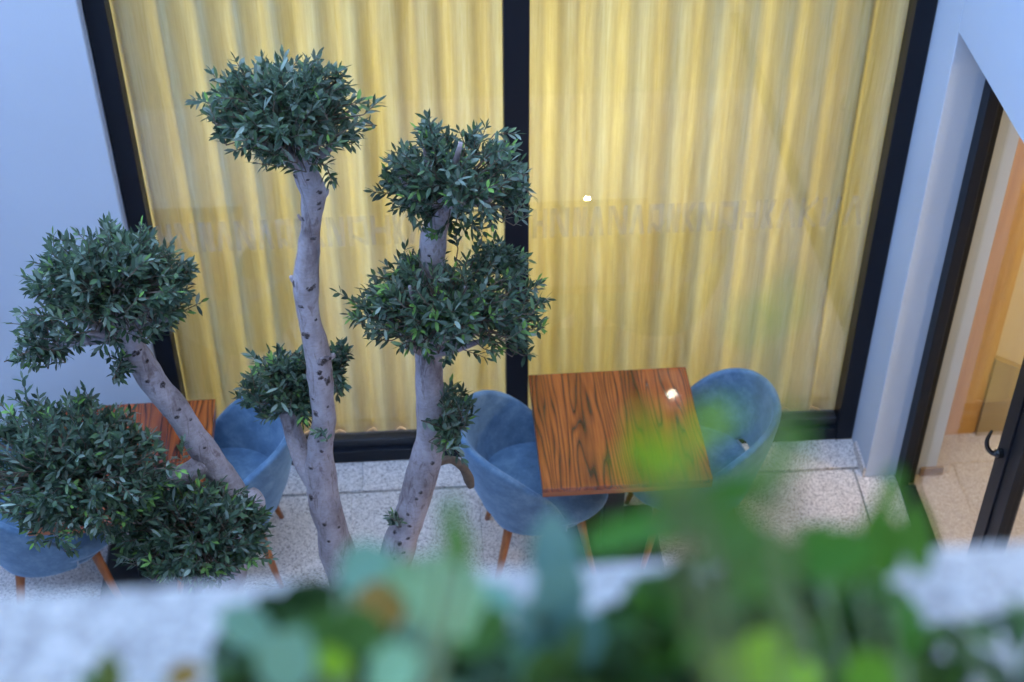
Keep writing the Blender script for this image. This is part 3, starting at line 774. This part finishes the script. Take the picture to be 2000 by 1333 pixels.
# tree 2: leaning stem at the left
K2 = aty(488, 1010, -1.84)
t2r = thing('olive_tree', (K2.x-.18, K2.y, 0), 'leaning pruned olive tree at the left with three dark leafy crowns', 'tree', 'pruned olive trees')
trunk2 = stem(t2r, 'trunk', [(240, 640, 25.2, -1.84), (268, 695, 25.2, -1.84), (300, 745, 25.9, -1.84), (345, 805, 26.6, -1.84), (385, 860, 26.6, -1.84), (420, 910, 27.4, -1.84), (448, 952, 28.1, -1.84), (462, 990, 28.1, -1.84), (455, 1040, 26.6, -1.84)],
    extra=[(K2.x-.10, K2.y+.02, 1.36, .062), (K2.x-.17, K2.y+.02, 1.05, .07), (K2.x-.18, K2.y, .4, .085), (K2.x-.18, K2.y, .08, .11), (K2.x-.18, K2.y, .001, .14)])
stem(t2r, 'branch', [(395, 905, 20, -1.86), (365, 925, 20, -1.89), (320, 935, 20, -1.92), (250, 925, 17, -1.96), (180, 900, 12, -1.98)], sides=12)
stem(t2r, 'branch', [(470, 1000, 24, -1.88), (430, 1030, 20, -1.93), (390, 1040, 16, -1.97)], sides=12)
stem(t2r, 'burl', [(470, 975, 30, -1.86), (484, 990, 34, -1.88), (496, 1002, 26, -1.90), (502, 1010, 12, -1.91)], sides=14, rough=.3)
knots(t2r, trunk2, [(287, 706, 5, 5), (318, 752, 6, 7), (288, 745, 5, 5), (350, 800, 8, 6), (345, 815, 6, 6), (372, 820, 4, 3), (400, 875, 4, 3), (385, 905, 4, 4), (440, 960, 5, 4), (268, 690, 9, 7)], -1.84)
limbs(t2r, 250, 655, 18, [(120, 610, -.03), (160, 520, .03), (230, 490, -.05), (310, 550, .02), (330, 620, -.06), (90, 680, .0), (170, 650, -.09)], -1.84)
crown(t2r, 'crown', (215, 560), (165, 118), -1.84, 340, 110, 21, fresh=.03, under=.55)
crown(t2r, 'crown', (95, 655), (95, 62, 60), -1.82, 40, 10, 22, fresh=.03, under=1, sparse=.4)
crown(t2r, 'crown', (225, 712), (30, 30, 20), -1.90, 6, 6, 23, fresh=.0, under=1)
crown(t2r, 'crown', (138, 918), (186, 150, 125), -2.00, 420, 100, 24, fresh=.04, under=.8)
crown(t2r, 'crown', (375, 1035), (145, 105, 100), -2.02, 270, 78, 25, fresh=.10, under=1)

# ------------------------------------------------------------------ balcony ledge in the foreground
ledge = thing('balcony_wall', (-2, -4.78, 0), 'out of focus white granite topped balcony wall along the bottom edge', 'wall')
def lb(name, x0, x1, y0, y1, z0, z1, mat, bev=.0, seg=1):
    o = box(name, x0, x1, y0, y1, z0, z1, mat, None, bev, seg); o.location = Vector(o.location)-Vector(ledge.location); o.parent = ledge; return o
lb('wall_body', -6, 1, -4.86, -4.72, 0, 4.559, M['wall_white'])
lb('coping', -6, 1, -4.90, -4.70, 4.56, 4.60, M['granite_ledge'], .004, 2)
lb('balcony_slab', -6, 1, -6.6, -4.861, 3.45, 3.65, M['wall_white'])
lb('planter_trough', -5, .5, -5.12, -4.901, 4.28, 4.50, M['wall_white'])
lb('planter_foot', -5, .5, -5.10, -4.92, 3.651, 4.279, M['wall_white'])
soil = lb('soil', -4.9, .4, -5.10, -4.915, 4.5005, 4.515, M['soil'])

lb('shade_slab', -6, -.002, -8.0, -4.20, 6.2, 6.5, M['wall_white'])  # overhang added out of view to shade the ledge and plants
lb('sky_block_wall', -6, -.002, -4.40, -4.201, 6.501, 13.0, M['wall_white'])  # tall unseen blocker, added so less sky lights the window wall
lb('rear_wall', -6, -.002, -6.75, -6.601, 3.45, 6.199, M['wall_cream'])
# ------------------------------------------------------------------ foreground plants, rooted in the trough
LT = [(0, 0, 0), (-.30, .14, .05), (0, .14, 0), (.30, .14, .05), (-.48, .42, .07), (0, .42, 0), (.48, .42, .07), (-.40, .74, .03), (0, .74, -.03), (.40, .74, .03), (0, 1, -.10)]
LF = [(0, 2, 1), (0, 3, 2), (1, 2, 5, 4), (2, 3, 6, 5), (4, 5, 8, 7), (5, 6, 9, 8), (7, 8, 10), (8, 9, 10)]
def gleaf(L, W, c):
    me = bpy.data.meshes.new('leaf'); me.from_pydata([(x*W, y*L, z*W) for x, y, z in LT], [], LF); me.update()
    a = me.color_attributes.new('tint', 'FLOAT_COLOR', 'POINT'); a.data.foreach_set('color', [v for _ in LT for v in (*c, 1)])
    me.polygons.foreach_set('use_smooth', [True]*len(LF)); me.materials.append(M['garden_leaf']); return me
def over_ledge(px, py, t):
    '''keep leaves above the top of the ledge'''
    tl = (4.60-CAM.z)/ray(px, py).z
    return min(t, tl-.018-(t*37 % .03)) if py > 1070 else t
def put_leaf(plant, px, py, t, wpx, hpx, ang, tilt, c, rr, st=None):
    """a leaf centred on photo pixel (px,py) at distance t; ang = direction of its tip in the picture, tilt = how far it lies flat"""
    t = over_ledge(px, py, t); p = atd(px, py, t); s = t/FPX
    d = (RT*math.cos(R(ang)) + UP*math.sin(R(ang)))
    d = (d*math.cos(tilt) - FW*math.sin(tilt)*.6 + Vector((0, 0, .05))).normalized()
    n = (-FW + Vector((0, 0, .9)) + Vector((rr.gauss(0, .25), rr.gauss(0, .25), 0))); n = (n - d*n.dot(d)).normalized()
    x = d.cross(n)
    mt = Matrix((x, d, n)).transposed().to_4x4()
    L = hpx*s; me = gleaf(L, wpx*s, c)
    base = p - d*L*.5
    mt.translation = base - Vector(plant.location)
    lf = bpy.data.objects.new('leaf', me); col.objects.link(lf); lf.parent = plant; lf.matrix_basis = mt
    return base
def stalk(plant, root, ends, r=.0016):
    o = Vector(plant.location)
    for e in ends:
        mid = root.lerp(e, .55) + Vector((0, 0, .03))
        tube('stem', [(*(root-o), r*1.3), (*(mid-o), r*1.1), (*(e-o), r)], M['green_twig'], plant, sides=6, sub=3)
rr = random.Random(31)
def plant(name, x, label, y=-4.99, cat='plant'): return thing(name, (x, y, 4.514), label, cat, 'blurred foreground plants')
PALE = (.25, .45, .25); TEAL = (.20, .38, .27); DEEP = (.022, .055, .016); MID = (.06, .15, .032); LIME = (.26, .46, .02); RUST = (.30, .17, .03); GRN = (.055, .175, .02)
# 1 round leaved plant, centre left
p1 = plant('round_leaf_plant', -2.05, 'round leaved pale green plant, blurred, at the bottom centre on the ledge')
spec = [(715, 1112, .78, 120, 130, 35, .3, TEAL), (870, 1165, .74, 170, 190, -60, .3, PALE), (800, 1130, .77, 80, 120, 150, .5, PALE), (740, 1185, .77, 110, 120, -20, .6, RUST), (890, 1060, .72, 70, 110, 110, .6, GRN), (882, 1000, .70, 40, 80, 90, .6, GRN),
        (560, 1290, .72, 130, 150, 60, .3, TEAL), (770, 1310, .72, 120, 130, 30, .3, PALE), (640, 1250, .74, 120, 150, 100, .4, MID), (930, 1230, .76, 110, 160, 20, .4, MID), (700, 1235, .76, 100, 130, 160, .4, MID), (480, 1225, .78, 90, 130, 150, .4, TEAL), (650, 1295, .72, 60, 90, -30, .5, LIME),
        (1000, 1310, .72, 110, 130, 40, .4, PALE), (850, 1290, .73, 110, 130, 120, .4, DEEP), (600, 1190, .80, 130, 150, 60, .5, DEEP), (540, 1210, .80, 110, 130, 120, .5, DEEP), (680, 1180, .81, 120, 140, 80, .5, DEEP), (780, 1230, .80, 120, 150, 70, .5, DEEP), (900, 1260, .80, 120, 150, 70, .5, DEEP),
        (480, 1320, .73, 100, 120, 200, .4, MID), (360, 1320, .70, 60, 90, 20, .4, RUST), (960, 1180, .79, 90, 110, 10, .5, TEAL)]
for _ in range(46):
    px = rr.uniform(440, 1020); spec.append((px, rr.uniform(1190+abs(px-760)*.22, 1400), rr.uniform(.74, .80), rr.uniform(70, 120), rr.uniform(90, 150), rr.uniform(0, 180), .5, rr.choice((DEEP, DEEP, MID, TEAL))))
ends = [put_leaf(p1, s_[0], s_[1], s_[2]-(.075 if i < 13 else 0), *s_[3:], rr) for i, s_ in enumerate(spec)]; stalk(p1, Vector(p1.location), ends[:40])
# 2 bluish broad upright leaf plant
p2 = plant('blue_green_plant', -1.93, 'upright blue-green leaf, blurred, crossing the ledge edge below the middle table')
spec = [(1085, 1085, .74, 110, 190, 96, .2, (.17, .33, .30)), (1090, 1170, .72, 120, 200, 80, .3, (.13, .27, .25)), (1050, 1240, .72, 90, 170, 120, .3, (.10, .22, .20)), (1130, 1260, .71, 100, 160, 60, .3, (.10, .22, .19)), (1070, 1330, .71, 120, 150, 90, .3, MID), (1150, 1320, .73, 90, 140, 70, .3, TEAL), (1020, 1290, .76, 80, 130, 90, .4, DEEP)]
ends = [put_leaf(p2, *s_, rr) for s_ in spec]; stalk(p2, Vector(p2.location), ends)
# 3 dense green bush, right
p3 = plant('leafy_green_bush', -1.80, 'dense dark green leafy bush, blurred, filling the bottom right')
spec = []
for _ in range(140):
    px = rr.gauss(1490, 175)
    if 1130 < px < 1830: spec.append((px, rr.uniform(1150 + .0008*(px-1500)**2, 1420), rr.uniform(.80, .84), rr.uniform(80, 130), rr.uniform(120, 190), rr.uniform(-20, 200), rr.uniform(.1, .5), rr.choice((DEEP, MID, MID))))
for _ in range(150):
    px = rr.gauss(1500, 175)
    top = 1055 + .0011*(px-1500)**2
    if px < 1120 or px > 1850: continue
    py = rr.uniform(top, 1420)
    if 1120 < px < 1440 and 1075 < py < 1175 and rr.random() < .85: continue
    spec.append((px, py, rr.uniform(.68, .80), rr.uniform(34, 64), rr.uniform(80, 130), rr.uniform(-20, 200), rr.uniform(.2, .8), rr.choice((GRN, GRN, MID, MID, DEEP, (.05, .14, .03)))))
spec += [(1300, 1025, .66, 90, 200, 15, .2, GRN), (1420, 1040, .66, 90, 200, -10, .2, GRN), (1210, 1045, .64, 80, 170, 20, .3, GRN), (1480, 1080, .66, 110, 200, 170, .3, GRN), (1620, 1080, .66, 110, 200, 10, .3, GRN), (1720, 1060, .67, 100, 170, 100, .3, GRN), (1790, 1050, .68, 70, 170, 100, .3, GRN), (1740, 960, .66, 50, 110, 80, .3, GRN),
         (1490, 1290, .62, 110, 150, 60, .3, LIME), (1420, 1320, .62, 110, 150, 130, .3, LIME), (1550, 1330, .63, 100, 120, 20, .3, LIME), (1700, 1325, .64, 120, 120, 10, .3, (.12, .28, .02)), (1640, 1300, .70, 120, 120, 10, .3, MID)]
ends = [put_leaf(p3, *s_, rr) for s_ in spec]; stalk(p3, Vector(p3.location), ends[::6])
# inner leaf mass of the bush, too dense to pick apart
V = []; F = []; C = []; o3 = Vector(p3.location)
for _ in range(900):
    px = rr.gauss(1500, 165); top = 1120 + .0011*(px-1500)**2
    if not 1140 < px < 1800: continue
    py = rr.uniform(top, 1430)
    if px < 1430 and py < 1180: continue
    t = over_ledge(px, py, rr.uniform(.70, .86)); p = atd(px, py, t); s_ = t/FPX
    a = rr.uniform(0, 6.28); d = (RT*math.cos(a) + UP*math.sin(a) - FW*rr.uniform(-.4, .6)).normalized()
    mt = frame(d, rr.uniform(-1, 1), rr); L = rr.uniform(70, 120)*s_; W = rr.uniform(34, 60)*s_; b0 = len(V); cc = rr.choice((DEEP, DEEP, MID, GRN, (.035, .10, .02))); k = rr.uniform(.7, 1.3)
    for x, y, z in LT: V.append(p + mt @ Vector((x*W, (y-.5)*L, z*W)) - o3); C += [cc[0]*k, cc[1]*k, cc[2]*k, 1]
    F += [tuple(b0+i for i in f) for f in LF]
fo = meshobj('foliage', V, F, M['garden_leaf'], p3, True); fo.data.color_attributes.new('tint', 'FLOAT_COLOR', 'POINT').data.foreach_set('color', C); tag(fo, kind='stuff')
# 4 tall sprig with lime leaves in front of the table
p4 = plant('lime_sprig', -1.86, 'tall thin sprig with lime green leaves, strongly blurred, crossing the right half of the table')
spec = [(1262, 850, .52, 55, 110, 100, .3, LIME), (1335, 875, .52, 45, 120, 40, .3, LIME), (1300, 905, .52, 60, 120, 130, .3, LIME), (1400, 820, .50, 60, 110, 30, .3, LIME), (1350, 860, .51, 40, 90, 80, .3, LIME), (1250, 910, .53, 50, 110, 170, .3, LIME), (1545, 845, .52, 60, 100, 60, .3, GRN), (1530, 590, .46, 45, 80, 70, .4, (.16, .32, .08)), (1462, 630, .46, 45, 70, 150, .4, (.16, .32, .08)), (1520, 900, .53, 60, 120, 20, .4, (.14, .32, .04)), (1420, 965, .53, 100, 230, 15, .3, GRN), (1330, 990, .54, 80, 180, 170, .3, GRN)]
ends = [put_leaf(p4, s_[0], s_[1], s_[2]*.80, *s_[3:], rr) for s_ in spec]; stalk(p4, Vector(p4.location), ends, .0009)
# 5 trailing small leaves at far right
p5 = plant('trailing_plant', -1.70, 'loose dark trailing plant, blurred, at the bottom right corner on the ledge')
spec = []
for _ in range(34): spec.append((rr.uniform(1760, 2040), rr.uniform(1210, 1400), rr.uniform(.68, .8), rr.uniform(30, 55), rr.uniform(70, 120), rr.uniform(30, 200), .4, rr.choice((DEEP, MID, (.035, .09, .05)))))
ends = [put_leaf(p5, *s_, rr) for s_ in spec]; stalk(p5, Vector(p5.location), ends[::3])
# 6 lone leaf, bottom left
p6 = plant('small_olive_leaf_plant', -2.15, 'single upright olive green leaf, blurred, near the bottom left corner')
ends = [put_leaf(p6, 215, 1315, .70, 60, 100, 100, .2, (.12, .16, .04), rr), put_leaf(p6, 190, 1350, .71, 60, 100, 130, .3, MID, rr)]; stalk(p6, Vector(p6.location), ends)
